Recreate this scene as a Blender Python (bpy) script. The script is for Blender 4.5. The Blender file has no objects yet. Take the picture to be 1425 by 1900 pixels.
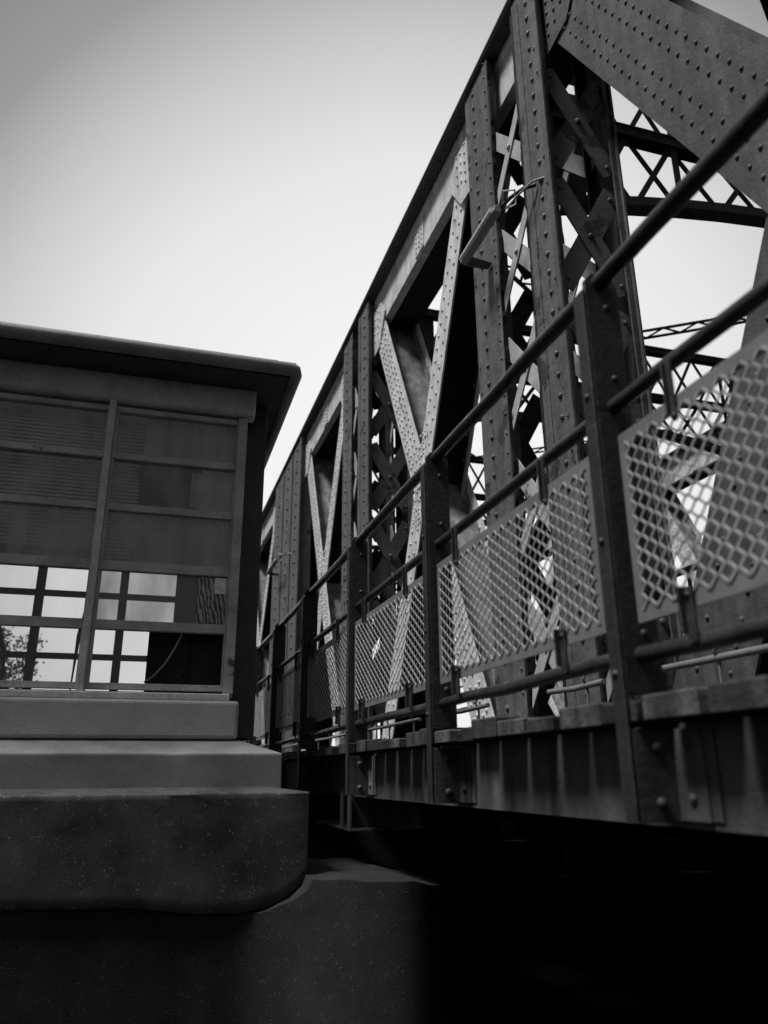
import bpy, math, random
from mathutils import Vector, Matrix
random.seed(7)
S = bpy.context.scene
COL = S.collection

# ------------------------------------------------------------------ helpers
class MB:
    """collects vertices and faces, then links them as one mesh object"""
    def __init__(s): s.v = []; s.f = []; s.mi = []; s.cur = 0
    def add(s, vs, fs):
        o = len(s.v); s.v += [tuple(p) for p in vs]; s.f += [tuple(i + o for i in f) for f in fs]; s.mi += [s.cur]*len(fs); return s
    def box(s, x0, x1, y0, y1, z0, z1):
        vs = [(x, y, z) for x in (x0, x1) for y in (y0, y1) for z in (z0, z1)]
        return s.add(vs, [(0,1,3,2),(4,6,7,5),(0,4,5,1),(2,3,7,6),(0,2,6,4),(1,5,7,3)])
    def bar(s, a, b, w, t, nrm):
        """rectangular bar from a to b; w across, t along nrm"""
        a, b, n = Vector(a), Vector(b), Vector(nrm).normalized()
        d = (b - a).normalized(); side = d.cross(n).normalized(); n = side.cross(d).normalized()
        vs = []
        for p in (a, b):
            for i, j in ((-1,-1),(1,-1),(1,1),(-1,1)):
                vs.append(p + side*(w/2*i) + n*(t/2*j))
        return s.add(vs, [(0,1,2,3),(7,6,5,4),(0,4,5,1),(1,5,6,2),(2,6,7,3),(3,7,4,0)])
    def tube(s, pts, r, n=10, cap=True):
        pts = [Vector(p) for p in pts]; rings = []
        for i, p in enumerate(pts):
            d = (pts[min(i+1, len(pts)-1)] - pts[max(i-1, 0)]).normalized()
            u = d.cross(Vector((0,0,1)));
            if u.length < .05: u = d.cross(Vector((1,0,0)))
            u.normalize(); w = u.cross(d)
            rings.append([p + (u*math.cos(2*math.pi*k/n) + w*math.sin(2*math.pi*k/n))*r for k in range(n)])
        vs = [q for R in rings for q in R]; fs = []
        for i in range(len(pts)-1):
            for k in range(n):
                a = i*n+k; b = i*n+(k+1) % n
                fs.append((a, b, b+n, a+n))
        if cap:
            fs.append(tuple(reversed(range(n)))); fs.append(tuple(range((len(pts)-1)*n, len(pts)*n)))
        return s.add(vs, fs)
    def prism(s, poly, axis, a, b):
        """polygon (2-D) extruded along axis 'x','y' or 'z' from a to b"""
        def P(q, t):
            return {'x': (t, q[0], q[1]), 'y': (q[0], t, q[1]), 'z': (q[0], q[1], t)}[axis]
        n = len(poly); vs = [P(q, a) for q in poly] + [P(q, b) for q in poly]
        fs = [tuple(range(n)), tuple(reversed(range(n, 2*n)))]
        fs += [(i, i+n, (i+1) % n + n, (i+1) % n) for i in range(n)]
        return s.add(vs, fs)
    def rivet(s, p, nrm, r=.017, n=8):
        n_ = Vector(nrm).normalized(); u = n_.orthogonal().normalized(); w = n_.cross(u); p = Vector(p)
        r *= random.uniform(.9, 1.08)
        vs = []
        for h, k in ((0,1.0),(.42,.88),(.72,.5)):
            for i in range(n):
                a = 2*math.pi*i/n
                vs.append(p + n_*(h*r) + (u*math.cos(a)+w*math.sin(a))*(r*k))
        vs.append(p + n_*(.8*r))
        fs = []
        for l in (0, 1):
            for i in range(n):
                j = (i+1) % n; fs.append((l*n+i, l*n+j, (l+1)*n+j, (l+1)*n+i))
        for i in range(n): fs.append((2*n+i, 2*n+(i+1) % n, 3*n))
        return s.add(vs, fs)
    def build(s, name, mat, parent=None, bevel=0, seg=2, smooth=False, shear=0.0, mat2=None):
        v = [(x, y, z + shear*y) for x, y, z in s.v] if shear else s.v
        me = bpy.data.meshes.new(name); me.from_pydata(v, [], s.f)
        import bmesh
        bm = bmesh.new(); bm.from_mesh(me); bmesh.ops.recalc_face_normals(bm, faces=bm.faces); bm.to_mesh(me); bm.free()
        me.materials.append(mat)
        if mat2:
            me.materials.append(mat2)
            for p, q in zip(me.polygons, s.mi): p.material_index = q
        if smooth:
            for p in me.polygons: p.use_smooth = True
            me.set_sharp_from_angle(angle=math.radians(42))
        o = bpy.data.objects.new(name, me); COL.objects.link(o)
        if parent: o.parent = parent
        if bevel:
            m = o.modifiers.new('bevel', 'BEVEL'); m.width = bevel; m.segments = seg; m.limit_method = 'ANGLE'; m.angle_limit = math.radians(40)
        return o

def tag(o, label=None, cat=None, group=None, kind=None):
    if label: o['label'] = label
    if cat: o['category'] = cat
    if group: o['group'] = group
    if kind: o['kind'] = kind
    return o
def thing(name, label, cat, group=None, loc=(0,0,0)):
    o = bpy.data.objects.new(name, None); COL.objects.link(o); o.empty_display_size = .1; o.location = loc
    return tag(o, label, cat, group)
def sub(name, parent):
    o = bpy.data.objects.new(name, None); COL.objects.link(o); o.parent = parent; o.empty_display_size = .05
    return o
def copy_obj(o, parent, shift=(0,0,0)):
    c = o.copy(); COL.objects.link(c); c.parent = parent
    c.location = o.location + Vector(shift)
    for ch in list(o.children):
        d = ch.copy(); COL.objects.link(d); d.parent = c
    return c

# ------------------------------------------------------------------ materials
def mat(name, base, var=.35, scale=6.0, rough=.6, metal=0.0, bump=.15, bscale=60, streak=0, peel=None, peel_amt=.5, grain=0.25, spec=.4, speck=None, edge=0, tone=0, sscale=9):
    m = bpy.data.materials.new(name); m.use_nodes = True; nt = m.node_tree; N = nt.nodes; L = nt.links
    bs = N['Principled BSDF']; bs.inputs['Metallic'].default_value = metal; bs.inputs['Specular IOR Level'].default_value = spec
    tc = N.new('ShaderNodeTexCoord')
    def noise(sc, det=6, rgh=.6, vec=None):
        n = N.new('ShaderNodeTexNoise'); n.inputs['Scale'].default_value = sc; n.inputs['Detail'].default_value = det; n.inputs['Roughness'].default_value = rgh
        L.new(vec or tc.outputs['Object'], n.inputs['Vector']); return n.outputs['Fac']
    def mr(src, a, b, c, d):
        n = N.new('ShaderNodeMapRange'); L.new(src, n.inputs['Value'])
        for k, v in zip(('From Min','From Max','To Min','To Max'), (a, b, c, d)): n.inputs[k].default_value = v
        return n.outputs['Result']
    def math_(op, a, b):
        n = N.new('ShaderNodeMath'); n.operation = op
        for i, q in enumerate((a, b)):
            if isinstance(q, (int, float)): n.inputs[i].default_value = q
            else: L.new(q, n.inputs[i])
        return n.outputs[0]
    big = mr(noise(scale), .3, .7, 1-var, 1+var)
    fine = mr(noise(bscale*2.2, 3, .7), .25, .75, 1-grain, 1+grain)
    val = math_('MULTIPLY', math_('MULTIPLY', big, fine), base)
    if streak:
        mp = N.new('ShaderNodeMapping'); mp.inputs['Scale'].default_value = (sscale, sscale, .7)
        L.new(tc.outputs['Object'], mp.inputs['Vector'])
        st = mr(noise(1.4, 4, .55, mp.outputs['Vector']), .35, .72, 1-streak*.55, 1+streak*1.6)
        val = math_('MULTIPLY', val, st)
    if tone:
        oi = N.new('ShaderNodeObjectInfo'); val = math_('MULTIPLY', val, mr(oi.outputs['Random'], 0, 1, 1-tone, 1+tone))
    pm = None
    if peel is not None:
        pm = mr(noise(3.4, 8, .68), peel_amt, peel_amt+.03, 0, 1)
        mx = N.new('ShaderNodeMix'); mx.data_type = 'FLOAT'
        L.new(pm, mx.inputs[0]); L.new(val, mx.inputs[2])
        mx.inputs[3].default_value = peel
        val = mx.outputs[0]
    if edge:                                                         # paint worn pale along sharp edges
        bv = N.new('ShaderNodeBevel'); bv.samples = 4; bv.inputs['Radius'].default_value = .006
        ge = N.new('ShaderNodeNewGeometry'); dp = N.new('ShaderNodeVectorMath'); dp.operation = 'DOT_PRODUCT'
        L.new(bv.outputs[0], dp.inputs[0]); L.new(ge.outputs['Normal'], dp.inputs[1])
        em = math_('MULTIPLY', mr(dp.outputs['Value'], .80, .985, 1, 0), mr(noise(14, 4, .7), .40, .62, 0, 1))
        val = math_('ADD', val, math_('MULTIPLY', em, edge))
    if speck is not None:
        vo = N.new('ShaderNodeTexVoronoi'); vo.inputs['Scale'].default_value = 75
        L.new(tc.outputs['Object'], vo.inputs['Vector'])
        sp = mr(vo.outputs['Distance'], .16, .34, 1, 0)
        gate = mr(noise(21, 5, .7), .50, .64, 0, 1)
        sp = math_('MULTIPLY', sp, gate)
        mx = N.new('ShaderNodeMix'); mx.data_type = 'FLOAT'
        L.new(sp, mx.inputs[0]); L.new(val, mx.inputs[2]); mx.inputs[3].default_value = speck
        val = mx.outputs[0]
    cb = N.new('ShaderNodeCombineColor')
    for i in range(3): L.new(val, cb.inputs[i])
    L.new(cb.outputs[0], bs.inputs['Base Color'])
    rg = mr(noise(scale*2.5), .3, .7, max(.05, rough-.14), min(1, rough+.14)); L.new(rg, bs.inputs['Roughness'])
    bp = N.new('ShaderNodeBump'); bp.inputs['Strength'].default_value = bump; bp.inputs['Distance'].default_value = .01
    h = math_('ADD', noise(bscale, 5, .65), math_('MULTIPLY', noise(scale*1.7, 4), 1.2))
    if pm is not None: h = math_('ADD', h, math_('MULTIPLY', pm, -.8))
    L.new(h, bp.inputs['Height']); L.new(bp.outputs[0], bs.inputs['Normal'])
    return m

M = dict(
    column = mat('old painted column steel', .074, .34, 10, .6, .0, .35, 45, streak=.35, peel=.022, peel_amt=.585, grain=.5, edge=.11),
    light  = mat('pale painted truss steel', .47, .24, 8, .65, .0, .22, 55, streak=.22, peel=.16, peel_amt=.66, grain=.42, edge=.12),
    endvignette = mat('weathered vignetted end panel', .05, .35, 9, .65, .0, .3, 55, streak=.4, peel=.03, peel_amt=.63, grain=.4, edge=.1),  # lens vignette put into the colour of the nearest panel
    lacing = mat('pale lacing steel', .36, .25, 5, .62, .0, .25, 55, peel=.08, peel_amt=.61, grain=.38),
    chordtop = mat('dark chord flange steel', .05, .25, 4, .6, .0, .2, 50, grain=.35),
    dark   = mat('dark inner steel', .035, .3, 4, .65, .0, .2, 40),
    webshade = mat('shaded diagonal web', .16, .45, 3, .7, .0, .25, 50, streak=.5, grain=.4),  # shade put into the colour of the diagonal webs
    shaderust   = mat('shade and rust black steel', .014, .3, 4, .7, .0, .2, 40, spec=.2),  # near black puts shade into inner and underside steel; also rust seams
    cross  = mat('inner lacing steel', .10, .35, 4, .65, .0, .3, 40, peel=.025, peel_amt=.57, grain=.35),
    rail   = mat('worn rail pipe steel', .036, .35, 9, .30, .1, .3, 70, grain=.4),
    post   = mat('railing post steel', .019, .35, 8, .55, .0, .3, 60, peel=.012, peel_amt=.62, grain=.4, edge=.10),
    mesh   = mat('galvanised expanded metal', .15, .2, 8, .5, .0, .15, 80, grain=.35),
    wire   = mat('expanded metal strand', .36, .2, 8, .45, .0, .1, 80, grain=.3),
    plank  = mat('weathered timber', .032, .45, 12, .85, .0, .6, 40, streak=.8, peel=.17, peel_amt=.66, grain=.5, edge=.03, tone=.75),
    girder = mat('light streaked girder steel', .042, .3, 5, .6, .0, .2, 50, streak=1.1, sscale=5, grain=.35),  # vertical streaks in the colour imitate light falling through plank gaps
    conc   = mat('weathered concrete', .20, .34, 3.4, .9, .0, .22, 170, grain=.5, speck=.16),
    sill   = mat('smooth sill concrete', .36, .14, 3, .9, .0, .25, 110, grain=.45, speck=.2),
    conc2  = mat('stained vignetted concrete', .05, .6, 3.6, .95, .0, .3, 150, grain=.7, speck=.26),  # stains and lens vignette both put into this darker base
    conc3  = mat('vignette dark concrete', .013, .6, 3.0, .95, .0, .3, 140, grain=.7, speck=.085),  # near black base carries the lens vignette
    cabin  = mat('cabin painted steel', .58, .28, 5, .6, .0, .25, 80, grain=.45),
    cabshade = mat('shaded cabin side', .06, .2, 6, .6, .0, .25, 80, grain=.45),  # eave shade put into the colour of side wall and soffit
    frame  = mat('cabin window frame paint', .46, .28, 7, .6, .0, .3, 80, peel=.09, peel_amt=.64, grain=.45, edge=.12),
    roof   = mat('cabin roof sheet', .28, .3, 4, .55, .0, .3, 70, peel=.04, peel_amt=.62, grain=.4),
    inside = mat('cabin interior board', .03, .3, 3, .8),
    board  = mat('grey backing board', .58, .4, 3, .8, grain=.4, bscale=50, streak=.5, tone=.3),
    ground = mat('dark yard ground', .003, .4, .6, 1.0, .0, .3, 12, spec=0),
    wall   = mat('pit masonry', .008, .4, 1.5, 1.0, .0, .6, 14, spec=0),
    blind  = mat('blind slat', .85, .1, 5, .6),
    glint   = mat('white card', .8, .15, 14, .8, grain=.3),  # white of the patch that imitates a reflection
    lamp   = mat('lamp reflector enamel', .26, .15, 9, .4, .2, .1, 60),
    tube   = mat('lamp tube glass', .8, .04, 9, .2),
    black  = mat('black rubber cable', .02, .2, 9, .6),
    cable  = mat('pale cable sheath', .45, .2, 9, .6),
    bark   = mat('tree bark', .06, .3, 8, .9),
    leaf   = mat('tree leaf', .06, .3, 2, .7),
)
def glass_mat(name, dirt_glare, dirt_glare_val, streak=0.5, seed=0.0):
    m = bpy.data.materials.new(name); m.use_nodes = True; nt = m.node_tree; N = nt.nodes; L = nt.links
    N.clear(); out = N.new('ShaderNodeOutputMaterial')
    tr = N.new('ShaderNodeBsdfTransparent'); tr.inputs[0].default_value = (.93,.93,.93,1)
    gl = N.new('ShaderNodeBsdfGlossy'); gl.inputs['Roughness'].default_value = .03; gl.inputs[0].default_value = (.9,.9,.9,1)
    df = N.new('ShaderNodeBsdfDiffuse'); df.inputs[0].default_value = (dirt_glare_val,)*3+(1,)
    fr = N.new('ShaderNodeFresnel'); fr.inputs['IOR'].default_value = 1.5
    m1 = N.new('ShaderNodeMixShader'); L.new(fr.outputs[0], m1.inputs[0]); L.new(tr.outputs[0], m1.inputs[1]); L.new(gl.outputs[0], m1.inputs[2])
    tc = N.new('ShaderNodeTexCoord'); mp = N.new('ShaderNodeMapping'); mp.inputs['Scale'].default_value = (4, 4, 1.3); mp.inputs['Location'].default_value = (seed, 0, seed)
    no = N.new('ShaderNodeTexNoise'); no.inputs['Scale'].default_value = 2.2; no.inputs['Detail'].default_value = 7
    L.new(tc.outputs['Object'], mp.inputs[0]); L.new(mp.outputs[0], no.inputs['Vector'])
    r = N.new('ShaderNodeMapRange'); L.new(no.outputs['Fac'], r.inputs['Value'])
    for k, v in zip(('From Min','From Max','To Min','To Max'), (.3,.7,dirt_glare*(1-streak),min(1,dirt_glare*(1+streak)))): r.inputs[k].default_value = v
    m2 = N.new('ShaderNodeMixShader'); L.new(r.outputs[0], m2.inputs[0]); L.new(m1.outputs[0], m2.inputs[1]); L.new(df.outputs[0], m2.inputs[2])
    L.new(m2.outputs[0], out.inputs[0]); return m
GL_UP = glass_mat('dust and reflection upper pane', .15, .70, .85)  # mottled dirt layer also stands in for reflections on the glass
GL_MID = glass_mat('smear and reflection pane', .26, .62, .7, 3.1)  # smears and painted reflections in one mottled layer
GL_FROST = glass_mat('frosted grimy pane', .40, .36, .3, 7.7)
GL_CLEAR = glass_mat('clear pane', .05, .2, .5, 5.2)

# ------------------------------------------------------------------ ground and pit
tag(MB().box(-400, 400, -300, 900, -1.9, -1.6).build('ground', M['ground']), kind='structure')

# ------------------------------------------------------------------ truss bridge
XO, XI = 2.10, 2.62          # column outer and inner face
CX0, CX1 = 2.20, 2.60        # chord and diagonal faces
SL = .0155                   # the top chord climbs gently
FAR = 6.55                   # offset to the far truss
bridge = thing('truss_bridge', 'riveted steel truss bridge with laced columns and crossed diagonals running beside the glazed cabin', 'bridge', loc=(0,0,0))

def zt(y): return 5.24 + SL*y
def zb(y): return 4.78 + SL*y

def leg(yA, yB, inner_edge, face, nsgn, rows, ztop, name='column_leg', parent=None):
    """one corner leg of a laced column: riveted flange on the face, web going inwards"""
    b = MB(); t = .014
    x0, x1 = (face, face+t) if nsgn < 0 else (face-t, face)
    z0 = -.2
    b.box(x0, x1, yA, yB, z0, ztop)
    ins = 1 if nsgn < 0 else -1
    yo = yA if inner_edge == 'far' else yB
    so = 1 if inner_edge == 'far' else -1
    xa, xb = sorted((face+ins*t, face+ins*.05))
    y0, y1 = sorted((yo+so*.02, yo+so*.034)); b.box(xa, xb, y0, y1, z0, ztop-.01)
    yi = yB if inner_edge == 'far' else yA
    y0, y1 = sorted((yi-so*.03, yi-so*.042)); xa, xb = sorted((face+ins*t, face+ins*.08)); b.box(xa, xb, y0, y1, z0, ztop-.012)
    # cover strip standing proud along the inner edge
    xs0, xs1 = sorted((face, face-ins*.006)); y0, y1 = sorted((yi, yi-so*.085)); b.box(xs0, xs1, y0, y1, z0+.02, ztop-.02)
    b.cur = 1; z = -.1; wprev = .012                              # flaking rust along the inner seam
    while z < ztop-.1:
        dz = random.uniform(.02, .07); wn = max(.004, min(.03, wprev+random.uniform(-.012, .012)))
        xa, xb = face-ins*.0075, face+ins*.016
        y_in = yi-so*.004
        vs = [(xa,y_in,z),(xa,yi+so*wprev,z),(xa,yi+so*wn,z+dz),(xa,y_in,z+dz),(xb,y_in,z),(xb,yi+so*wprev,z),(xb,yi+so*wn,z+dz),(xb,y_in,z+dz)]
        b.add(vs, [(0,1,2,3),(4,5,6,7),(0,1,5,4),(1,2,6,5),(2,3,7,6),(3,0,4,7)]); z += dz; wprev = wn
    b.cur = 0
    z = .1
    k = 0
    while z < ztop-.05:
        b.rivet((face, yo+so*(.37*(abs(yB-yA))), z+random.uniform(-.004,.004)), (nsgn,0,0), .020)
        if rows > 1: b.rivet((face-ins*.006, yi-so*.045, z+.07), (nsgn,0,0), .013)
        z += .138; k += 1
    return b.build(name, M['column'], parent, mat2=M['shaderust'])

def column(yA0, yA1, yB0, yB1, ztop):
    """laced column: near leg pair yA0..yA1, far leg pair yB0..yB1"""
    c = sub('laced_column', bridge)
    for face, sg in ((XO, -1), (XI, 1)):
        leg(yA0, yA1, 'far', face, sg, 1, ztop, parent=c)
        leg(yB0, yB1, 'near', face, sg, 2, ztop, parent=c)
    # lacing on the two long faces
    zs = [.67+.885*k for k in range(5)]
    for face, sg in ((XO+.022, -1), (XI-.022, 1)):
        b = MB()
        for zc in zs:
            for s_, off in ((1, 0), (-1, .011)):
                x = face + off*(-sg) 
                a = (x, yA1-.05, zc+s_*.33); e = (x, yB0+.05, zc-s_*.33)
                b.bar(a, e, .115 if s_ < 0 else .085, .010, (1,0,0))
                for q in (.06, .94):
                    p = Vector(a).lerp(Vector(e), q); b.rivet((p.x+sg*.005, p.y, p.z), (sg,0,0), .018)
            b.rivet((face+sg*.006, (yA1+yB0)/2, zc), (sg,0,0), .022)
        b.build('lacing', M['lacing'], c)
    # lacing across, between outer and inner face
    for yy in (yA0+.042, yB1-.042):
        b = MB(); sgy = -1
        for k in range(6):
            zc = .42+.9*k
            if zc > ztop-.3: break
            for s_, off in ((1, 0), (-1, .012)):
                a = (XO+.05, yy+off, zc+s_*.38); e = (XI-.05, yy+off, zc-s_*.38)
                b.bar(a, e, .14, .010, (0,1,0))
                for q in (.07, .93):
                    p = Vector(a).lerp(Vector(e), q); b.rivet((p.x, p.y-.005, p.z), (0,-1,0), .018)
            b.rivet(((XO+XI)/2, yy-.006, zc), (0,-1,0), .024)
        b.build('lacing', M['cross'], c)
    return c

def diagonal(p0, p1, w, dx, rows, name='diagonal', extra=(), m='light', under=False):
    """H section lying in the truss plane, p = (y, z)"""
    b = MB(); t = .016
    d = Vector((0, p1[0]-p0[0], p1[1]-p0[1])); ln = d.length; d.normalize(); side = Vector((0, -d.z, d.y))
    A = Vector((0, *p0)); B = Vector((0, *p1))
    for x in (CX0+dx+t/2, CX1-dx-t/2):
        b.bar(A+Vector((x,0,0)), B+Vector((x,0,0)), w, t, (1,0,0))
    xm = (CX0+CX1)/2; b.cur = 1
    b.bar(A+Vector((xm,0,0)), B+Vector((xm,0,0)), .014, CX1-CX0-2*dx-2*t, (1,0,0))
    for x, s_ in ((CX0+dx+t+.004, 1), (CX1-dx-t-.004, -1)):   # corner angles
        for q in (-1, 1):
            b.bar(A+side*(q*.05)+Vector((x+s_*.0,0,0)), B+side*(q*.05)+Vector((x,0,0)), .085, .008, (1,0,0))
    k = 0; s = .12; b.cur = 0
    while s < ln-.1:
        for r_ in rows:
            q = s + (.055 if r_ > 0 else 0)
            p = A + d*q + side*(r_*w)
            b.rivet((CX0+dx, p.y, p.z), (-1,0,0), .0125 if m == 'endvignette' else .0165)
            if k % 2 == 0: b.rivet((CX1-dx-t, p.y, p.z), (-1,0,0), .0165)
        s += .112; k += 1
    for q in extra: b.rivet((CX0+dx, q[0], q[1]), (-1,0,0), .0155)
    return b.build(name, M[m], bridge, mat2=M['shaderust'] if under else M['webshade'])  # webs carry painted shade, deepest on the lower-facing diagonal

# columns: near edge / far edge of both legs on the outer face
cols = [(-1.02,-.68,-.12,.30), (3.36,3.67,4.12,4.56), (7.57,8.00,8.30,8.78)]
for i, c in enumerate(cols):
    column(*c, ztop=zt((c[0]+c[3])/2)-.004)
# the wide column group at the pivot: three riveted strips side by side without lacing
def pivot_column():
    c = sub('pivot_column', bridge)
    for (a, e) in ((11.75,12.5),(12.56,13.42),(13.48,14.5)):
        for face, sg in ((XO, -1), (XI, 1)):
            b = MB(); zt_ = zt((a+e)/2)-.004
            x0, x1 = sorted((face, face-sg*.014)); b.box(x0, x1, a, e, -.2, zt_)
            for yy in (a+.02, e-.034):
                xa, xb = sorted((face-sg*.014, face-sg*.2)); b.box(xa, xb, yy, yy+.014, -.2, zt_-.01)
            xa, xb = sorted((face, face+sg*.008)); b.box(xa, xb, a, a+.09, -.18, zt_-.02)
            z = .1
            while z < zt_-.05:
                b.rivet((face, (a+e)/2, z), (sg,0,0), .03); z += .2
            b.build('column_leg', M['column'], c)
    return c
pivot_column()
column(18.9,19.3,19.7,20.1, ztop=zt(19.5)-.004)

# crossed diagonals of each panel
panels = [(.30, 3.40, .46, (-.3,-.13,.13,.3)), (4.66, 7.66, .33, (-.3,.3)), (8.85, 11.85, .33, (-.3,.3)), (14.9, 18.9, .33, (-.3,.3))]
for y0, y1, w, rows in panels:
    m = .18
    if w < .4: rows = (-.32, -.12, .14, .3) 
    zA0, zA1 = .1, 4.92+SL*(y0+y1)/2
    yc = (y0+y1)/2; zc = (zA0+zA1)/2; pm = 'endvignette' if y0 < 1 else 'light'
    if y0 < 1: yc, zc = 1.73, 2.14
    ex = [(yc+j*.06+.02*(i % 2)-i*.03, zc+i*.095) for i in range(-4, 5) for j in (-1, 0, 1)]
    e1 = ((3.254, 4.95), (.62, .1)) if y0 < 1 else ((y1-m, zA1), (y0+m, zA0-.08))
    e2 = ((.20, 4.95), (2.84, .1)) if y0 < 1 else ((y0+m, zA1), (y1-m, zA0-.08))
    diagonal(*e1, w, -.004, rows, extra=ex, m=pm)
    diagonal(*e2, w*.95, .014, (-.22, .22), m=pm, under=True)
    for yy, s_ in ((y1, -1), (y0, 1)):                              # gusset plates where the diagonals meet the chord
        g = MB()
        zt_ = zt(yy)-.19; zl = zb(yy)-.30
        poly = [(yy-s_*.02, zt_), (yy+s_*.34, zt_), (yy+s_*.50, zb(yy)+.06), (yy+s_*.26, zl+.02), (yy-s_*.02, zl)]
        g.prism(poly, 'x', CX0-.020, CX0-.008)
        for i in range(4):
            for j in range(7):
                py = yy+s_*(.05+.085*i); pz = zt_-.05-.098*j+.03*(i % 2)
                if pz > zl+.05+.1*i*.4: g.rivet((CX0-.020, py, pz), (-1,0,0), .015)
        g.build('gusset_plate', M[pm], bridge)

# top chord
Y0, Y1 = -1.6, 24.0
b = MB()
b.box(CX0, CX0+.016, Y0, Y1, 4.78, 5.24)                       # outer web
b.box(CX0-.012, CX0, Y0, Y1, 5.12, 5.235)                      # upper angle, vertical leg
b.box(CX0+.016, CX0+.09, Y0, Y1, 4.785, 4.797)                 # bottom lips
yy = Y0+.1
while yy < 15:
    b.rivet((CX0-.012, yy, 5.165), (-1,0,0), .014); yy += .105
for ys in (1.9, 6.02, 10.3, 16.9):                              # splice plates
    b.prism([(ys-.13,4.80),(ys+.10,4.80),(ys+.12,5.115),(ys-.16,5.115)], 'x', CX0-.012, CX0)
    for i in range(3):
        for j in range(5): b.rivet((CX0-.012, ys-.10+.08*i, 4.84+.058*j+.02*(i % 2)), (-1,0,0), .0135)
chord = b.build('top_chord', M['light'], bridge, shear=SL)
b = MB()
b.box(2.066, 2.73, Y0, Y1, 5.262, 5.282); b.box(2.075, 2.72, Y0, Y1, 5.2425, 5.2595)
yy = Y0+.1
while yy < 15:
    b.rivet((2.13, yy, 5.2425), (0,0,-1), .017); yy += .13
b.build('chord_cover_plate', M['chordtop'], bridge, shear=SL)
# lacing under the top chord and bottom chord
b = MB(); yy = Y0
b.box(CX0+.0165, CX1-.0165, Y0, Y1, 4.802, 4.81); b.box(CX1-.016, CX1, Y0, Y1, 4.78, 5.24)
b.build('inner_chord_web', M['shaderust'], bridge, shear=SL)
b = MB(); b.box(2.22, 2.26, Y0, Y1, -.14, .1); b.box(2.46, 2.50, Y0, Y1, -.14, .1); b.box(2.16, 2.56, Y0, Y1, -.155, -.1405)
b.build('bottom_chord', M['shaderust'], bridge)

# far truss: the same members again
near_parts = [o for o in list(bridge.children)]
for o in near_parts: copy_obj(o, bridge, (FAR, 0, 0))

# arched cross struts between the trusses
def strut(y):
    b = MB(); xa, xb = XI-.02, 2.12+FAR; n = 14; xm = (xa+xb)/2; hw = (xb-xa)/2
    def zlo(x): return 4.60-.42*((x-xm)/hw)**2
    ztop = 5.10; zup = 5.88
    xs = [xa+(xb-xa)*i/n for i in range(n+1)]
    for i in range(n):
        for dy in (-.06, .05):
            b.bar((xs[i], y+dy, zlo(xs[i])), (xs[i+1], y+dy, zlo(xs[i+1])), .085, .012, (0,1,0))
        b.bar((xs[i], y, zlo(xs[i])-.04), (xs[i+1], y, zlo(xs[i+1])-.04), .13, .012, (0,0,1))
    for zz in (ztop, zup):
        b.box(xa, xb, y-.066, y-.054, zz-.04, zz+.04); b.box(xa, xb, y-.08, y+.06, zz+.042, zz+.054)
        b.box(xa, xb, y+.044, y+.056, zz-.04, zz+.04)
    for i in range(n):
        b.bar((xs[i], y-.02, zlo(xs[i])), (xs[i+1], y-.02, ztop), .05, .01, (0,1,0))
        b.bar((xs[i], y+.01, ztop), (xs[i+1], y+.01, zlo(xs[i+1])), .05, .01, (0,1,0))
        b.bar((xs[i], y-.02, ztop), (xs[i+1], y-.02, zup), .045, .01, (0,1,0))
        b.bar((xs[i], y+.01, zup), (xs[i+1], y+.01, ztop), .045, .01, (0,1,0))
        if i % 3 == 0: b.bar((xs[i], y-.04, zlo(xs[i])), (xs[i], y-.04, zup), .06, .01, (0,1,0))
    for xe in (xa+.02, xb-.02): b.box(xe-.05, xe+.05, y-.05, y+.04, 4.2, 5.93)
    for s_, xe in ((1, xa), (-1, xb)):                              # solid knee plates with hand holes
        for u0, u1, za, ze in ((.06,.28,4.25,5.92),(.42,.66,4.42,5.92),(.28,.42,4.32,4.97),(.28,.42,5.12,5.42),(.28,.42,5.53,5.92)):
            x0, x1 = sorted((xe+s_*u0, xe+s_*u1)); b.box(x0, x1, y-.005, y+.005, za, ze)
    return b.build('cross_strut', M['shaderust'], bridge)
for y in (4.34, 8.45, 13.0, 19.5): strut(y)
# horizontal wind bracing in the plane of the strut tops
def brace(xa, ya, xb, yb, z):
    b = MB(); L = Vector((xb-xa, yb-ya, 0)); sdv = Vector((-L.y, L.x, 0)).normalized()*.10; k = 16
    A = Vector((xa, ya, z)); B = Vector((xb, yb, z))
    for q in (-1, 1): b.bar(A+sdv*q, B+sdv*q, .06, .012, (0,0,1))
    for i in range(k):
        q = 1 if i % 2 else -1
        b.bar(A+L*(i/k)+sdv*q, A+L*((i+1)/k)-sdv*q, .035, .008, (0,0,1))
    b.build('wind_bracing', M['shaderust'], bridge)
for z in (5.86,):
    brace(5.75, 8.40, 8.7, 6.35, z); brace(5.65, 8.40, 2.6, 6.35, z+.03)
    brace(5.75, 12.9, 8.7, 10.7, z); brace(5.65, 12.9, 2.6, 10.7, z+.03)
    brace(5.75, 4.28, 8.7, 2.2, z); brace(5.65, 4.28, 2.6, 2.2, z+.03)

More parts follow.
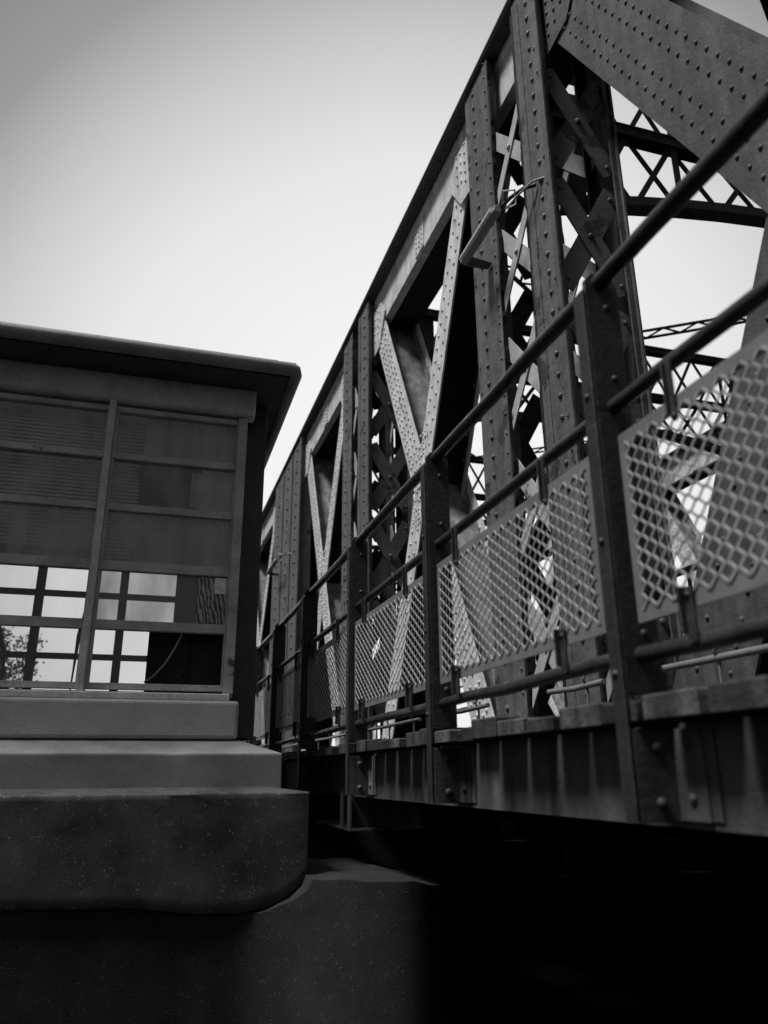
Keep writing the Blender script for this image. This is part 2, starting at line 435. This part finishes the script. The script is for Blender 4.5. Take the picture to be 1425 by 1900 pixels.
# roadway, floor beams, inner rail
MB().box(2.75, 8.6, Y0, Y1, -.12, .06).build('roadway_deck', M['dark'], bridge)
for y in (-.5, 1.7, 3.9, 6.1, 8.2, 10.4, 13.0, 16.2, 19.5):
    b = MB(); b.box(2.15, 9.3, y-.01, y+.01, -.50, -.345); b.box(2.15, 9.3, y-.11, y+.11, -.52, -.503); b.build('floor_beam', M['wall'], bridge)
b = MB(); b.tube([(2.9, Y0, .585), (2.9, Y1, .585)], .017)
b.tube([(2.9, Y0, .80), (2.9, Y1, .80)], .010)
y = -1.0
while y < 20:
    b.tube([(2.9, y, .05), (2.9, y, 1.1)], .012, 6); b.tube([(2.88, y-.02, .60), (2.86, y-.03, .66), (2.9, y, .70)], .011, 6); y += .92
b.tube([(2.9, Y0, 1.1), (2.9, Y1, 1.1)], .02)
b.build('inner_rail', M['mesh'], bridge)

for ya, yb in ((-1.6, 2.72), (3.0, 3.5), (4.24, 5.06), (5.45, 7.35), (7.6, 9.4), (9.9, 12.4)):   # pale pipe low along the inner side of the footway
    b = MB(); b.tube([(1.9, ya, .378), (1.9, (ya+yb)/2, .372), (1.9, yb, .38)], .0135, 10)
    yy = ya+.15
    while yy < yb:
        b.tube([(1.905, yy, .15), (1.905, yy, .37), (1.885, yy-.005, .40), (1.89, yy-.02, .425)], .007, 6); yy += .62
    b.build('conduit_pipe', M['mesh'], bridge, smooth=True)

# footway: outer girder, stiffeners, planks
PY = [-2.24, -1.0, .26, 1.505, 2.755, 4.0, 5.34, 6.69, 8.04, 9.39, 10.74, 12.09, 13.44, 14.79, 16.14, 17.49, 18.84]
b = MB(); b.box(1.12, 1.132, -2.6, 20, -.100, .09); b.box(1.118, 1.2, -2.6, 20, -.112, -.1005); b.box(1.1205, 1.2, -2.6, 20, .0905, .102)
b.build('edge_girder', M['girder'], bridge)
MB().box(1.6, 1.63, -2.6, 20, -.12, .09).build('stringer', M['dark'], bridge)
for yp in PY:
    b = MB()
    b.box(1.012, 1.1195, yp, yp+.012, -.100, .0895)               # outstanding leg
    b.box(1.108, 1.1195, yp-.095, yp-.0005, -.098, .0895)          # leg against the web, near side
    b.box(1.113, 1.1195, yp-.125, yp-.0955, -.097, .0895)
    for z in (-.062, .052):
        b.rivet((1.065, yp, z), (0,-1,0), .014); b.rivet((1.108, yp-.05, z+.01), (-1,0,0), .014)
    b.build('stiffener', M['girder'], bridge, bevel=.002)
b = MB(); b.box(1.085, 1.095, 4.28, 4.33, -.27, -.10); b.box(1.085, 1.5, 4.335, 4.345, -.27, -.115); b.box(1.08, 1.5, 4.26, 5.1, -.283, -.272); b.box(1.085, 1.095, 4.44, 4.50, -.27, -.10)
b.build('hanger_bracket', M['girder'], bridge)
y = -1.2; n = 0
while y < 15.2:
    w = random.uniform(.155, .210); b = MB()
    x0 = 1.0125+random.choice((0, .004, .012, .026, .04)); zt_ = .156+random.uniform(-.014, .012)
    b.box(x0, 2.06, y, y+w-random.choice((.016,.020,.024,.030)), .1035, zt_)
    b.build('deck_plank', M['plank'], bridge, bevel=.004, seg=1)
    y += w; n += 1

# ------------------------------------------------------------------ footway railing
rail = thing('footway_railing', 'steel pipe railing with expanded metal panels along the plank footway of the bridge', 'railing')
def rail_post(yp, parent):
    b = MB()
    b.box(1.0, 1.0095, yp, yp+.046, -.098, 1.205)                     # flange facing out
    b.prism([(1.010,.163),(1.108,.163),(1.108,1.235),(1.085,1.262),(1.03,1.262),(1.010,1.235)], 'y', yp, yp+.012)
    for z in (.30, .62, .95, 1.16): b.rivet((1.07, yp, z), (0,-1,0), .011)
    for z in (.21, .52, .9): b.rivet((1.0, yp+.025, z), (-1,0,0), .010)
    return b.build('rail_post', M['post'], parent, bevel=.0025)
for yp in PY: rail_post(yp, rail)
def run(name, x, z, r, sag=0.004):
    pts = []; y = PY[0]-.2
    while y < PY[-1]+.2:
        pts.append((x+random.uniform(-1,1)*.0015, y, z+random.uniform(-1,1)*sag)); y += .31
    return MB().tube(pts, r, 14).build(name, M['rail'], rail, smooth=True)
run('handrail', 1.055, 1.236, .0235); run('mid_rail', 1.055, .868, .0185); run('bottom_rail', 1.055, .250, .0185)
for i, yp in enumerate(PY):                                            # sleeves where the pipes meet the posts
    pass

def mesh_panel_data(w):
    h = .46; fr = .036
    f = MB()
    f.box(0, .006, 0, w, 0, fr); f.box(0, .006, 0, w, h-fr, h); f.box(0, .006, 0, fr*.8, fr+.0005, h-fr-.0005); f.box(0, .006, w-fr*.8, w, fr+.0005, h-fr-.0005)
    g = MB(); nx = 19; nz = 11
    a = (w-2*fr*.62)/nx; c = (h-2*fr*.75)/nz; y0 = fr*.62; z0 = fr*.75
    for i in range(2*nx):
        for j in range(2*nz+1):
            if (i+j) % 2: continue
            for dj in (-1, 1):
                if not 0 <= j+dj <= 2*nz: continue
                p = Vector((-.002, y0+i*a/2, z0+j*c/2)); q = Vector((-.002, y0+(i+1)*a/2, z0+(j+dj)*c/2))
                nrm = Vector((1, .1, .35)) if dj > 0 else Vector((1, -.1, -.25))
                wd = .0056 if dj > 0 else .0042                       # twisted strands: one slope shows wider
                k = Vector((0, a*.09, 0)); d = (q-p)*.04
                g.bar(p+k-d, q-k+d, wd, .0032, nrm)
            g.bar((-.002, y0+i*a/2-a*.10, z0+j*c/2), (-.002, y0+i*a/2+a*.10, z0+j*c/2), .0066, .0036, (1,0,.3))
    hk = MB(); z = h
    hk.box(-.010, -.004, -.006, .006, z-.06, z+.085); hk.box(-.022, -.004, .0065, .0095, z-.045, z+.08)
    hk.rivet((-.010, 0, z-.05), (-1,0,0), .008)
    hb = MB()
    hb.box(-.011, -.004, -.012, .012, -.07, .042); hb.box(-.028, -.0115, .0075, .012, -.055, .042)
    hb.rivet((-.011, 0, .025), (-1,0,0), .008)
    return f, g, hk, hb
W0 = 1.125
f_, g_, h_, hb_ = mesh_panel_data(W0)
first = None
for i in range(1, len(PY)-1):
    ya, yb = PY[i]+.105, PY[i+1]-.022
    if first is None:
        pn = sub('mesh_panel', rail)
        f_.build('panel_frame', M['mesh'], pn); g_.build('expanded_metal', M['wire'], pn)
        hk = h_.build('hook', M['post'], pn); hk.location = (0, .2*W0, 0); h2 = hk.copy(); COL.objects.link(h2); h2.parent = pn; h2.location = (0, .8*W0, 0)
        hk = hb_.build('clip', M['post'], pn); hk.location = (0, .17*W0, 0); h2 = hk.copy(); COL.objects.link(h2); h2.parent = pn; h2.location = (0, .83*W0, 0)
        first = pn
    else:
        pn = copy_obj(first, rail)
    pn.location = (1.035+random.uniform(-.004,.004), ya, .317+random.uniform(-.006,.004)); pn.scale = (1, (yb-ya)/W0, 1)
    pn.rotation_euler = (random.uniform(-.004,.004), 0, random.uniform(-.006,.006))

# ------------------------------------------------------------------ lamps on the columns
def lamp(y0, ln, s, label):
    t = thing('fluorescent_light', label, 'light', 'strip lights on the bridge columns', (1.93, y0, 3.50))
    b = MB()
    b.prism([(-.046,-.018),(.008,-.026),(.02,.006),(.0,.04),(-.03,.036)], 'y', 0, ln)
    b.build('lamp_housing', M['lamp'], t, bevel=.006)
    b = MB(); b.tube([(-.054, .03, -.002), (-.054, ln-.03, -.002)], .010, 8); b.tube([(-.044, .03, .024), (-.044, ln-.03, .024)], .010, 8)
    b.build('lamp_tube', M['tube'], t, smooth=True)
    b = MB(); b.prism([(.01, ln*.80), (.165, ln*.84), (.165, ln*.97), (.0, ln*.985)], 'z', -.036, -.0305)
    b.build('lamp_bracket', M['column'], t)
    b = MB(); b.tube([(.02,-.005,.03),(.05,-.07,.05),(.10,-.16,.06),(.155,-.22,.05)], .013, 10); b.build('cable_gland', M['black'], t, smooth=True)
    pts = [(.02, -.01, .05), (.0, -.07, .09), (.05, -.13, .06), (.07, -.10, -.02), (.02, -.05, -.03), (.06, -.16, .0), (.12, -.24, .05), (.2, -.33, .04)]
    MB().tube(pts, .007, 6).build('lamp_cable', M['cable'], t, smooth=True)
    return t
lamp(3.74, .58, 1, 'small strip light on a bracket near the top of the nearest laced column')
lamp(12.75, 1.0, 1, 'distant strip light on the wide column beside the cabin corner')

# ------------------------------------------------------------------ cabin
cab = thing('control_cabin', 'dark steel control cabin with gridded windows and overhanging roof on a concrete plinth', 'cabin')
LX = -3.4                                     # far left end
def roof():
    b = MB()
    b.box(LX-.3, .70, 4.155, 7.2, 2.335, 2.40)
    b.box(LX-.3, .60, 4.22, 7.1, 2.401, 2.44)
    r = b.build('roof', M['roof'], cab, bevel=.012)
    e = MB(); e.tube([(LX-.3, 4.165, 2.352), (.655, 4.165, 2.352), (.690, 4.18, 2.352), (.703, 4.23, 2.352), (.703, 7.2, 2.352)], .042, 14)
    e.build('roof_edge', M['roof'], r, smooth=True)
roof()
MB().box(LX-.2, .66, 4.22, 7.1, 2.322, 2.334).build('soffit', M['cabshade'], cab)
b = MB(); b.prism([(4.44,2.165),(4.46,2.145),(4.56,2.145),(4.56,2.321),(4.44,2.321)], 'x', LX, .495); b.build('frieze', M['cabin'], cab, bevel=.012)
MB().box(.462, .595, 4.66, 6.9, .20, 2.321).build('side_wall', M['cabshade'], cab, bevel=.006)
MB().box(.425, .458, 4.565, 4.66, .42, 2.144).build('corner_post', M['cabin'], cab)
# jamb and mullions
MB().box(.397, .453, 4.478, 4.562, .432, 2.135).build('jamb', M['frame'], cab, bevel=.004)
MUL = [-.355, -1.095, -1.835, -2.575, -3.3]
for x in MUL:
    b = MB(); b.box(x-.018, x+.022, 4.435, 4.56, .425, 2.144); b.build('mullion', M['cabin'], cab, bevel=.006)
rows = [.468, .800, 1.137, 1.488, 1.808, 2.105]
edges = [.397] + MUL
ROWBARS = [(rows[0]-.022, rows[0]+.012), (rows[1]-.027, rows[1]+.025), (rows[2]-.028, rows[2]+.025), (rows[3]-.022, rows[3]+.020), (rows[4]-.022, rows[4]+.020), (rows[5]-.012, rows[5]+.02)]
for i in range(len(MUL)):
    xr = edges[i] - (0 if i == 0 else .018); xl = MUL[i]+.022
    xr -= .0005; xl += .0005
    f = MB()
    for k, (z0, z1) in enumerate(ROWBARS): f.box(xl, xr, 4.492 + (.006 if k in (1, 3) else 0), 4.545, z0, z1)
    zz0, zz1 = ROWBARS[0][1], ROWBARS[-1][0]
    f.box(xl, xl+.018, 4.502, 4.544, zz0, zz1); f.box(xr-.010, xr, 4.502, 4.544, zz0, zz1)
    fr = f.build('window_frame', M['frame'], cab, bevel=.003)
    for k in range(5):
        z0, z1 = ROWBARS[k][1]-.004, ROWBARS[k+1][0]+.004
        if k == 0 and i == 0:
            x0 = xl; x1 = -.03                   # the lowest right pane is half gone
        else: x0, x1 = xl, xr
        g = MB(); g.box(x0, x1, 4.521, 4.525, z0, z1)
        mt = (GL_CLEAR, GL_FROST if i == 0 else GL_CLEAR, GL_MID, GL_UP, GL_UP)[k]
        g.build('pane', mt, fr)
MB().box(LX, .43, 4.40, 4.56, .387, .425).build('window_sill', M['cabin'], cab, bevel=.006)
# back and inside
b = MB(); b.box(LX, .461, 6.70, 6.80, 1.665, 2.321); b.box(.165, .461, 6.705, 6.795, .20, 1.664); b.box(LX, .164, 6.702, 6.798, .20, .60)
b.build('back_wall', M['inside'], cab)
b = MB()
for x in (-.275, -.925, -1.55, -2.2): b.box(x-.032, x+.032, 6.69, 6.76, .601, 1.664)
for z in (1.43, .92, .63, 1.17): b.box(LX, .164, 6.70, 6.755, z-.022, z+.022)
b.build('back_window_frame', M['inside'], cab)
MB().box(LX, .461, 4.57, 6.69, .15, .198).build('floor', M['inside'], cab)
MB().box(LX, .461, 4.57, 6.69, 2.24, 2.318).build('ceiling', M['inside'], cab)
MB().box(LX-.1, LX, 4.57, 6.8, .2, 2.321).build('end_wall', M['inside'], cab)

def blind(x0, x1, z0, z1, label):
    t = thing('venetian_blind', label, 'blind', loc=((x0+x1)/2, 4.64, z1))
    hw = (x1-x0)/2; b = MB(); z = -.03
    while z > z0-z1:
        b.bar((-hw, 0, z), (hw, 0, z), .0195, .0015, (0, -.85, .5)); z -= .0235
    for q in (-.8, .8): b.tube([(hw*q, -.012, 0), (hw*q, -.012, z0-z1)], .0012, 5)
    b.build('slats', M['blind'], t)
    b = MB(); b.box(-hw, hw, -.018, .018, -.022, .02); b.build('head_rail', M['blind'], t)
blind(-.325, -.163, 1.20, 2.12, 'narrow venetian blind beside the mullion in the right hand window')
blind(-1.06, -.385, 1.25, 2.12, 'wide venetian blind behind the window left of the first mullion')

o = MB().box(-.158, .394, 4.60, 4.612, 1.81, 2.13).build('backing_board', M['board'], bevel=.003); tag(o, 'plain grey board filling the top right pane beside the narrow blind', 'board', 'boards behind the cabin panes')
b = MB(); b.box(.20, .394, 4.60, 4.612, 1.49, 1.806); b.box(.14, .1995, 4.60, 4.612, 1.56, 1.78)
o = b.build('backing_board', M['board']); tag(o, 'notched grey board covering only the right half of the second pane from the top', 'board', 'boards behind the cabin panes')
o = MB().box(-.156, .394, 4.60, 4.612, 1.14, 1.486).build('backing_board', M['board'], bevel=.003); tag(o, 'grey board behind the middle right pane under the notched board', 'board', 'boards behind the cabin panes')
t = thing('equipment_cabinet', 'black equipment cabinet inside the cabin behind the lowest right pane', 'cabinet', loc=(.2, 4.9, .2))
b = MB(); b.box(-.228, .235, -.22, .3, 0, .62); b.build('body', M['inside'], t, bevel=.01)
b = MB(); b.box(-.20, .0, -.235, -.221, .05, .58); b.box(.02, .21, -.235, -.221, .05, .58); b.build('door', M['inside'], t, bevel=.004)
b = MB(); b.tube([(-.02, -.24, .34), (-.02, -.26, .36), (-.02, -.26, .44), (-.02, -.24, .46)], .006, 6); b.build('handle', M['rail'], t)
pts = [(-.03, 4.62, .50), (.02, 4.62, .54), (.07, 4.61, .60), (.115, 4.60, .68), (.15, 4.60, .76), (.165, 4.60, .83)]
tag(MB().tube(pts, .006, 8).build('cable', M['cable'], smooth=True), 'pale cable curving up across the black opening of the missing pane', 'cable')

# patterned sheet and card added to imitate reflections on the fourth row
def reflection_mat():
    m = bpy.data.materials.new('reflection pattern'); m.use_nodes = True; nt = m.node_tree; N = nt.nodes; L = nt.links
    tc = N.new('ShaderNodeTexCoord'); mp = N.new('ShaderNodeMapping'); mp.inputs['Rotation'].default_value = (0, .5, 0); mp.inputs['Scale'].default_value = (16, 1, 5)
    w = N.new('ShaderNodeTexWave'); w.inputs['Scale'].default_value = 1.0; w.inputs['Distortion'].default_value = 11; w.inputs['Detail'].default_value = 5; w.inputs['Detail Roughness'].default_value = .65
    L.new(tc.outputs['Object'], mp.inputs[0]); L.new(mp.outputs[0], w.inputs['Vector'])
    r = N.new('ShaderNodeValToRGB'); r.color_ramp.elements[0].color = (.20,.20,.20,1); r.color_ramp.elements[1].color = (.88,.88,.88,1); r.color_ramp.elements[0].position = .3; r.color_ramp.elements[1].position = .8
    L.new(w.outputs['Fac'], r.inputs[0]); L.new(r.outputs[0], N['Principled BSDF'].inputs['Base Color'])
    tl = N.new('ShaderNodeBsdfTranslucent'); L.new(r.outputs[0], tl.inputs[0]); mx = N.new('ShaderNodeMixShader'); mx.inputs[0].default_value = .6
    L.new(N['Principled BSDF'].outputs[0], mx.inputs[1]); L.new(tl.outputs[0], mx.inputs[2]); L.new(mx.outputs[0], N['Material Output'].inputs[0]); return m
g = MB(); n = 16; vs = []
for i in range(n+1):
    x = .222+.163*i/n; yy = 4.514+.0015*math.sin(i*1.7)
    vs += [(x, yy, .832), (x, yy, 1.103)]
g.add(vs, [(2*i, 2*i+2, 2*i+3, 2*i+1) for i in range(n)])
o = g.build('reflection_sheet', reflection_mat()); tag(o, 'pale patterned sheet added to imitate a reflection over the right end of the fourth row pane', 'sheet')
sm = o.modifiers.new('thickness', 'SOLIDIFY'); sm.thickness = .0015
tag(MB().box(.315, .383, 4.505, 4.5085, 1.005, 1.10).build('glint_patch', M['glint']), 'small white card added to imitate a reflection at the upper right corner of the fourth row pane', 'glint')
b = MB(); b.prism([(.10,.84),(.13,.80),(.222,.80),(.222,1.13),(.10,1.13)], 'y', 4.556, 4.562)
tag(b.build('dark_board', M['inside']), 'dark grey board with a cut corner leaning against the fourth row pane', 'board')
# two levers standing behind the left window
for x, h, tilt, lab in ((-.80, 1.0, -.10, 'leaning control lever behind the lower left panes'), (-.46, 1.22, .06, 'tall control lever close to the mullion')):
    t = thing('control_lever', lab, 'lever', loc=(x, 5.0, .2))
    MB().tube([(0,0,0), (tilt*.4,0,h*.5), (tilt*1.2,0,h*.75)], .013, 8).build('shaft', M['black'], t, smooth=True)
    MB().tube([(tilt*1.2,0,h*.73), (tilt*1.3,0,h*.8)], .02, 8).build('grip', M['black'], t, smooth=True)
    MB().box(-.06,.06,-.08,.08,-.0,.09).build('base', M['black'], t, bevel=.01)

# ------------------------------------------------------------------ concrete plinth
def frustum(x1, y0, z0, zf, xb, yb, zb_, back=7.3):
    """block with a weathered (sloping) top: front at y0, vertical to zf, sloping to (xb, yb, zb_)"""
    b = MB(); L0 = LX-.6
    vs = [(L0,y0,z0),(x1,y0,z0),(x1,back,z0),(L0,back,z0),(L0,y0,zf),(x1,y0,zf),(x1,back,zf),(L0,back,zf),(L0,yb,zb_),(xb,yb,zb_),(xb,back,zb_),(L0,back,zb_)]
    b.add(vs, [(0,1,2,3),(0,1,5,4),(1,2,6,5),(2,3,7,6),(3,0,4,7),(4,5,9,8),(5,6,10,9),(6,7,11,10),(7,4,8,11),(8,9,10,11)])
    return b
def rough(o, lv, amt, sc):
    m = o.modifiers.new('sub', 'SUBSURF'); m.subdivision_type = 'SIMPLE'; m.levels = lv; m.render_levels = lv
    tx = bpy.data.textures.new('rough concrete', 'CLOUDS'); tx.noise_scale = sc
    d = o.modifiers.new('disp', 'DISPLACE'); d.texture = tx; d.strength = amt; d.mid_level = .5; d.texture_coords = 'GLOBAL'
from mathutils import noise as nz
def sweep_block(x1, y0, prof, bottom=None, amt=.006, rc=.008):
    """cast block: profile (outward offset, z) swept along the front and round the right-hand corner, with worn edges"""
    path = []; x = LX-.6
    while x < x1-rc-.02:
        path.append((x, y0, 0, -1)); x += .05 if x > -1.6 else .2
    for k in range(6):
        a = math.pi/2*k/5; path.append((x1-rc+rc*math.sin(a), y0+rc-rc*math.cos(a), math.sin(a), -math.cos(a)))
    y = y0+rc+.05
    while y < 7.3: path.append((x1, y, 1, 0)); y += .06 if y < 4.8 else .4
    vs = []; m = len(prof)
    for (px, py, nx, ny) in path:
        for k, (o_, z) in enumerate(prof):
            zb_ = z
            if bottom and z < prof[0][1]-.05:
                f = (prof[3][1]-z)/(prof[3][1]-prof[-2][1]); zb_ = prof[3][1]+(bottom(px)-prof[3][1])*min(1, f)
            p = Vector((px+nx*o_, py+ny*o_, zb_))
            if o_ < -rc: p = Vector((min(px, x1+o_), max(py, y0-o_), zb_))
            w = 1.0 if 1 <= k <= 4 else .45
            d = (nz.noise(p*6)*.25+nz.noise(p*19)*.5+nz.noise(p*47)*.45)*amt*w
            ch = max(0, nz.noise(p*4.3+Vector((9,2,1)))-.25)*amt*7*(1 if 1 <= k <= 4 else 0)
            p += Vector((nx*(d-ch), ny*(d-ch), d*.5-ch*.6)); vs.append(p)
    fs = []
    for i in range(len(path)-1):
        for k in range(m-1):
            a = i*m+k; fs.append((a, a+1, a+1+m, a+m))
    b = MB(); b.add(vs, fs); return b
o = MB().box(LX-.1, .482, 4.38, 7.0, .185, .386).build('sill_block', M['sill'], bevel=.02, seg=4)
tag(o, 'smooth rounded concrete sill block directly under the cabin windows', 'concrete block')
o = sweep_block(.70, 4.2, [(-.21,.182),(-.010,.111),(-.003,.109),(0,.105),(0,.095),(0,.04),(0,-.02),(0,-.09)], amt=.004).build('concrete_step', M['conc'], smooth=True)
tag(o, 'upper concrete step with sloping top just below the sill block', 'step')
def arc(x):
    P = [(-5,-.545),(-.5,-.545),(0,-.56),(.3,-.60),(.5,-.605),(.62,-.585),(.72,-.54),(.78,-.49),(.81,-.455),(2,-.45)]
    for (xa, za), (xb, zb_) in zip(P, P[1:]):
        if xa <= x <= xb: return za+(zb_-za)*(x-xa)/(xb-xa)
L0 = LX-.6
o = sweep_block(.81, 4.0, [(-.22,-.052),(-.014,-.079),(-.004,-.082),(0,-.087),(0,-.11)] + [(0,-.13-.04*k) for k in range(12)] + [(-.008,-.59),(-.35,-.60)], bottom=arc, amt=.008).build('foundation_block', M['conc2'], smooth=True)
tag(o, 'rough stained and vignetted concrete foundation block below the concrete step', 'concrete block')
# curved wall under it, lens vignette put into its dark colour, its rim coming forward on the right
b = MB()
plan = [(L0,4.03),(-1,4.03),(0,4.03),(.3,4.03),(.5,4.02),(.62,3.98),(.72,3.92),(.80,3.84),(.95,3.70),(1.08,3.61),(1.2,3.58),(1.31,3.62),(1.40,3.75),(1.46,3.95),(1.48,4.3)]
fine = []
for i in range(len(plan)-1):
    p0, p1, p2, p3 = (Vector(plan[max(0, min(len(plan)-1, i+d))]) for d in (-1, 0, 1, 2))
    for k in range(5):
        u = k/5; q = .5*((2*p1)+(p2-p0)*u+(2*p0-5*p1+4*p2-p3)*u*u+(3*p1-p0-3*p2+p3)*u**3)
        fine.append((q.x, q.y + nz.noise(Vector((q.x*9, q.y*9, 1)))*.006))
plan = fine+[plan[-1]]
n = len(plan); vs = []
for i, (x, y) in enumerate(plan):
    z = arc(x)-.012 if x < .8 else -.452
    if x > 1.2: z -= (x-1.2)*.22
    z += nz.noise(Vector((x*8, y*8, 0)))*.008
    vs += [(x, y, -1.6), (x, y, z), (x if i < n-1 else 1.49, 4.7, z), (x if i < n-1 else 1.49, 4.7, -1.6)]
fs = []
for i in range(n-1):
    a = 4*i; c = a+4
    fs += [(a, c, c+1, a+1), (a+1, c+1, c+2, a+2), (a+2, c+2, c+3, a+3), (a+3, c+3, c, a)]
fs += [(0,1,2,3), (4*n-4,4*n-3,4*n-2,4*n-1)]
b.add(vs, fs)
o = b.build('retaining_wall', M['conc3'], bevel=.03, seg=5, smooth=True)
tag(o, 'vignette dark low concrete wall with a curved rim below the foundation block', 'wall')
# masonry around the pit beneath the bridge
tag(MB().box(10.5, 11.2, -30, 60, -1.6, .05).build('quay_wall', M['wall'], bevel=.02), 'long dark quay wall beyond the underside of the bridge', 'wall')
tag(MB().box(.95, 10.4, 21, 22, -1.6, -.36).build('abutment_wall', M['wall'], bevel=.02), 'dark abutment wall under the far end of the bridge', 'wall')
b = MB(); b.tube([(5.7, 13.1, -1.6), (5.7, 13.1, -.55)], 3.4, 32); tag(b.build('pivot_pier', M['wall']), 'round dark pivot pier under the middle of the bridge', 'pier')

# ------------------------------------------------------------------ tree beyond the cabin
def tree(x, y, h, r, label):
    t = thing('broadleaf_tree', label, 'tree', loc=(x, y, -1.6))
    b = MB(); b.tube([(0,0,0),(.05,0,h*.3),(0,.05,h*.55)], .16, 8)
    for k in range(7):
        a = k*.9; b.tube([(0,0,h*(.35+.03*k)), (math.cos(a)*r*.5, math.sin(a)*r*.5, h*(.55+.04*k)), (math.cos(a)*r*.8, math.sin(a)*r*.8, h*(.65+.04*k))], .05, 6)
    b.build('trunk', M['bark'], t)
    g = MB()
    cl = [(random.gauss(0,.45)*r, random.gauss(0,.45)*r, h*random.uniform(.42,.97)) for _ in range(90)]
    for c in cl:
        for _ in range(60):
            p = Vector(c) + Vector((random.gauss(0,.26), random.gauss(0,.26), random.gauss(0,.22)))*r*.55
            u = Vector((random.gauss(0,1), random.gauss(0,1), random.gauss(0,1))).normalized(); w = u.orthogonal().normalized(); s_ = random.uniform(.06,.12)
            g.add([p-u*s_, p+w*s_*.6, p+u*s_, p-w*s_*.6], [(0,1,2,3)])
    g.build('crown', M['leaf'], t)
tree(-7.3, 40, 8.4, 1.8, 'dark tree seen through the lowest left panes of the cabin')
tree(-9.6, 42, 7.6, 1.7, 'shorter tree at the far left behind the cabin')

# ------------------------------------------------------------------ sky, sun, camera
w = bpy.data.worlds.new('World'); S.world = w; w.use_nodes = True; nt = w.node_tree; N = nt.nodes; L = nt.links
bg = N['Background']
SUN_EL, SUN_AZ = math.radians(61), math.radians(-100)      # azimuth from +Y towards +X
sd = Vector((math.sin(SUN_AZ)*math.cos(SUN_EL), math.cos(SUN_AZ)*math.cos(SUN_EL), math.sin(SUN_EL)))
sky = N.new('ShaderNodeTexSky'); sky.sky_type = 'NISHITA'; sky.sun_disc = False; sky.sun_elevation = SUN_EL; sky.sun_rotation = SUN_AZ
bw = N.new('ShaderNodeRGBToBW'); L.new(sky.outputs[0], bw.inputs[0])
ms = N.new('ShaderNodeMath'); ms.operation = 'MULTIPLY'; ms.inputs[1].default_value = .002; L.new(bw.outputs[0], ms.inputs[0])
tc = N.new('ShaderNodeTexCoord'); dt = N.new('ShaderNodeVectorMath'); dt.operation = 'DOT_PRODUCT'
D = Vector((.30, .85, .30)).normalized(); dt.inputs[1].default_value = D
L.new(tc.outputs['Generated'], dt.inputs[0])
rp = N.new('ShaderNodeValToRGB'); L.new(dt.outputs['Value'], rp.inputs[0])
cr = rp.color_ramp; cr.interpolation = 'EASE'
cr.interpolation = 'LINEAR'
cr.elements[0].position = 0; cr.elements[0].color = (.19,)*3+(1,)
cr.elements[1].position = .975; cr.elements[1].color = (.90,)*3+(1,)
for p, v in ((.30,.20),(.55,.215),(.70,.235),(.75,.27),(.79,.325),(.845,.575),(.905,.79)):
    e = cr.elements.new(p); e.color = (v, v, v, 1)
no = N.new('ShaderNodeTexNoise'); no.inputs['Scale'].default_value = 2.0; no.inputs['Detail'].default_value = 4; L.new(tc.outputs['Generated'], no.inputs['Vector'])
nr = N.new('ShaderNodeMapRange'); L.new(no.outputs['Fac'], nr.inputs['Value']); nr.inputs['To Min'].default_value = .96; nr.inputs['To Max'].default_value = 1.04
mm = N.new('ShaderNodeMath'); mm.operation = 'MULTIPLY'; L.new(rp.outputs[0], mm.inputs[0]); L.new(nr.outputs[0], mm.inputs[1])
ad = N.new('ShaderNodeMath'); ad.operation = 'ADD'; L.new(mm.outputs[0], ad.inputs[0]); L.new(ms.outputs[0], ad.inputs[1])
cb = N.new('ShaderNodeCombineColor')
for i in range(3): L.new(ad.outputs[0], cb.inputs[i])
L.new(cb.outputs[0], bg.inputs['Color']); bg.inputs['Strength'].default_value = 1.0

sl = bpy.data.lights.new('sun', 'SUN'); sl.energy = 4.2; sl.angle = math.radians(14); sl.color = (1,1,1)
so = bpy.data.objects.new('sun', sl); COL.objects.link(so); so.rotation_euler = sd.to_track_quat('Z', 'Y').to_euler()
so.location = (-10, 5, 20)

R = (( .95822491, .08626278, .27269717), (-.28593901, .31101025, .90637272), (-.00662539, -.94648368, .32268366))
right = Vector((R[0][0], R[1][0], R[2][0])); up = -Vector((R[0][1], R[1][1], R[2][1])); back = -Vector((R[0][2], R[1][2], R[2][2]))
cd = bpy.data.cameras.new('camera'); cam = bpy.data.objects.new('camera', cd); COL.objects.link(cam)
mw = Matrix((( right.x, up.x, back.x, 0), (right.y, up.y, back.y, 0), (right.z, up.z, back.z, 0), (0,0,0,1)))
cam.matrix_world = mw
cd.sensor_fit = 'VERTICAL'; cd.sensor_height = 36; cd.sensor_width = 27; cd.lens = 36*1428/1900
cd.clip_start = .05; cd.clip_end = 3000
cd.dof.use_dof = True; cd.dof.focus_distance = 4.7; cd.dof.aperture_fstop = (cd.lens/1000)/.0125; cd.dof.aperture_blades = 0
S.camera = cam
S.view_settings.view_transform = 'Standard'; S.view_settings.look = 'None'; S.view_settings.exposure = 0; S.view_settings.gamma = 1
S.cycles.max_bounces = 8; S.cycles.transparent_max_bounces = 16
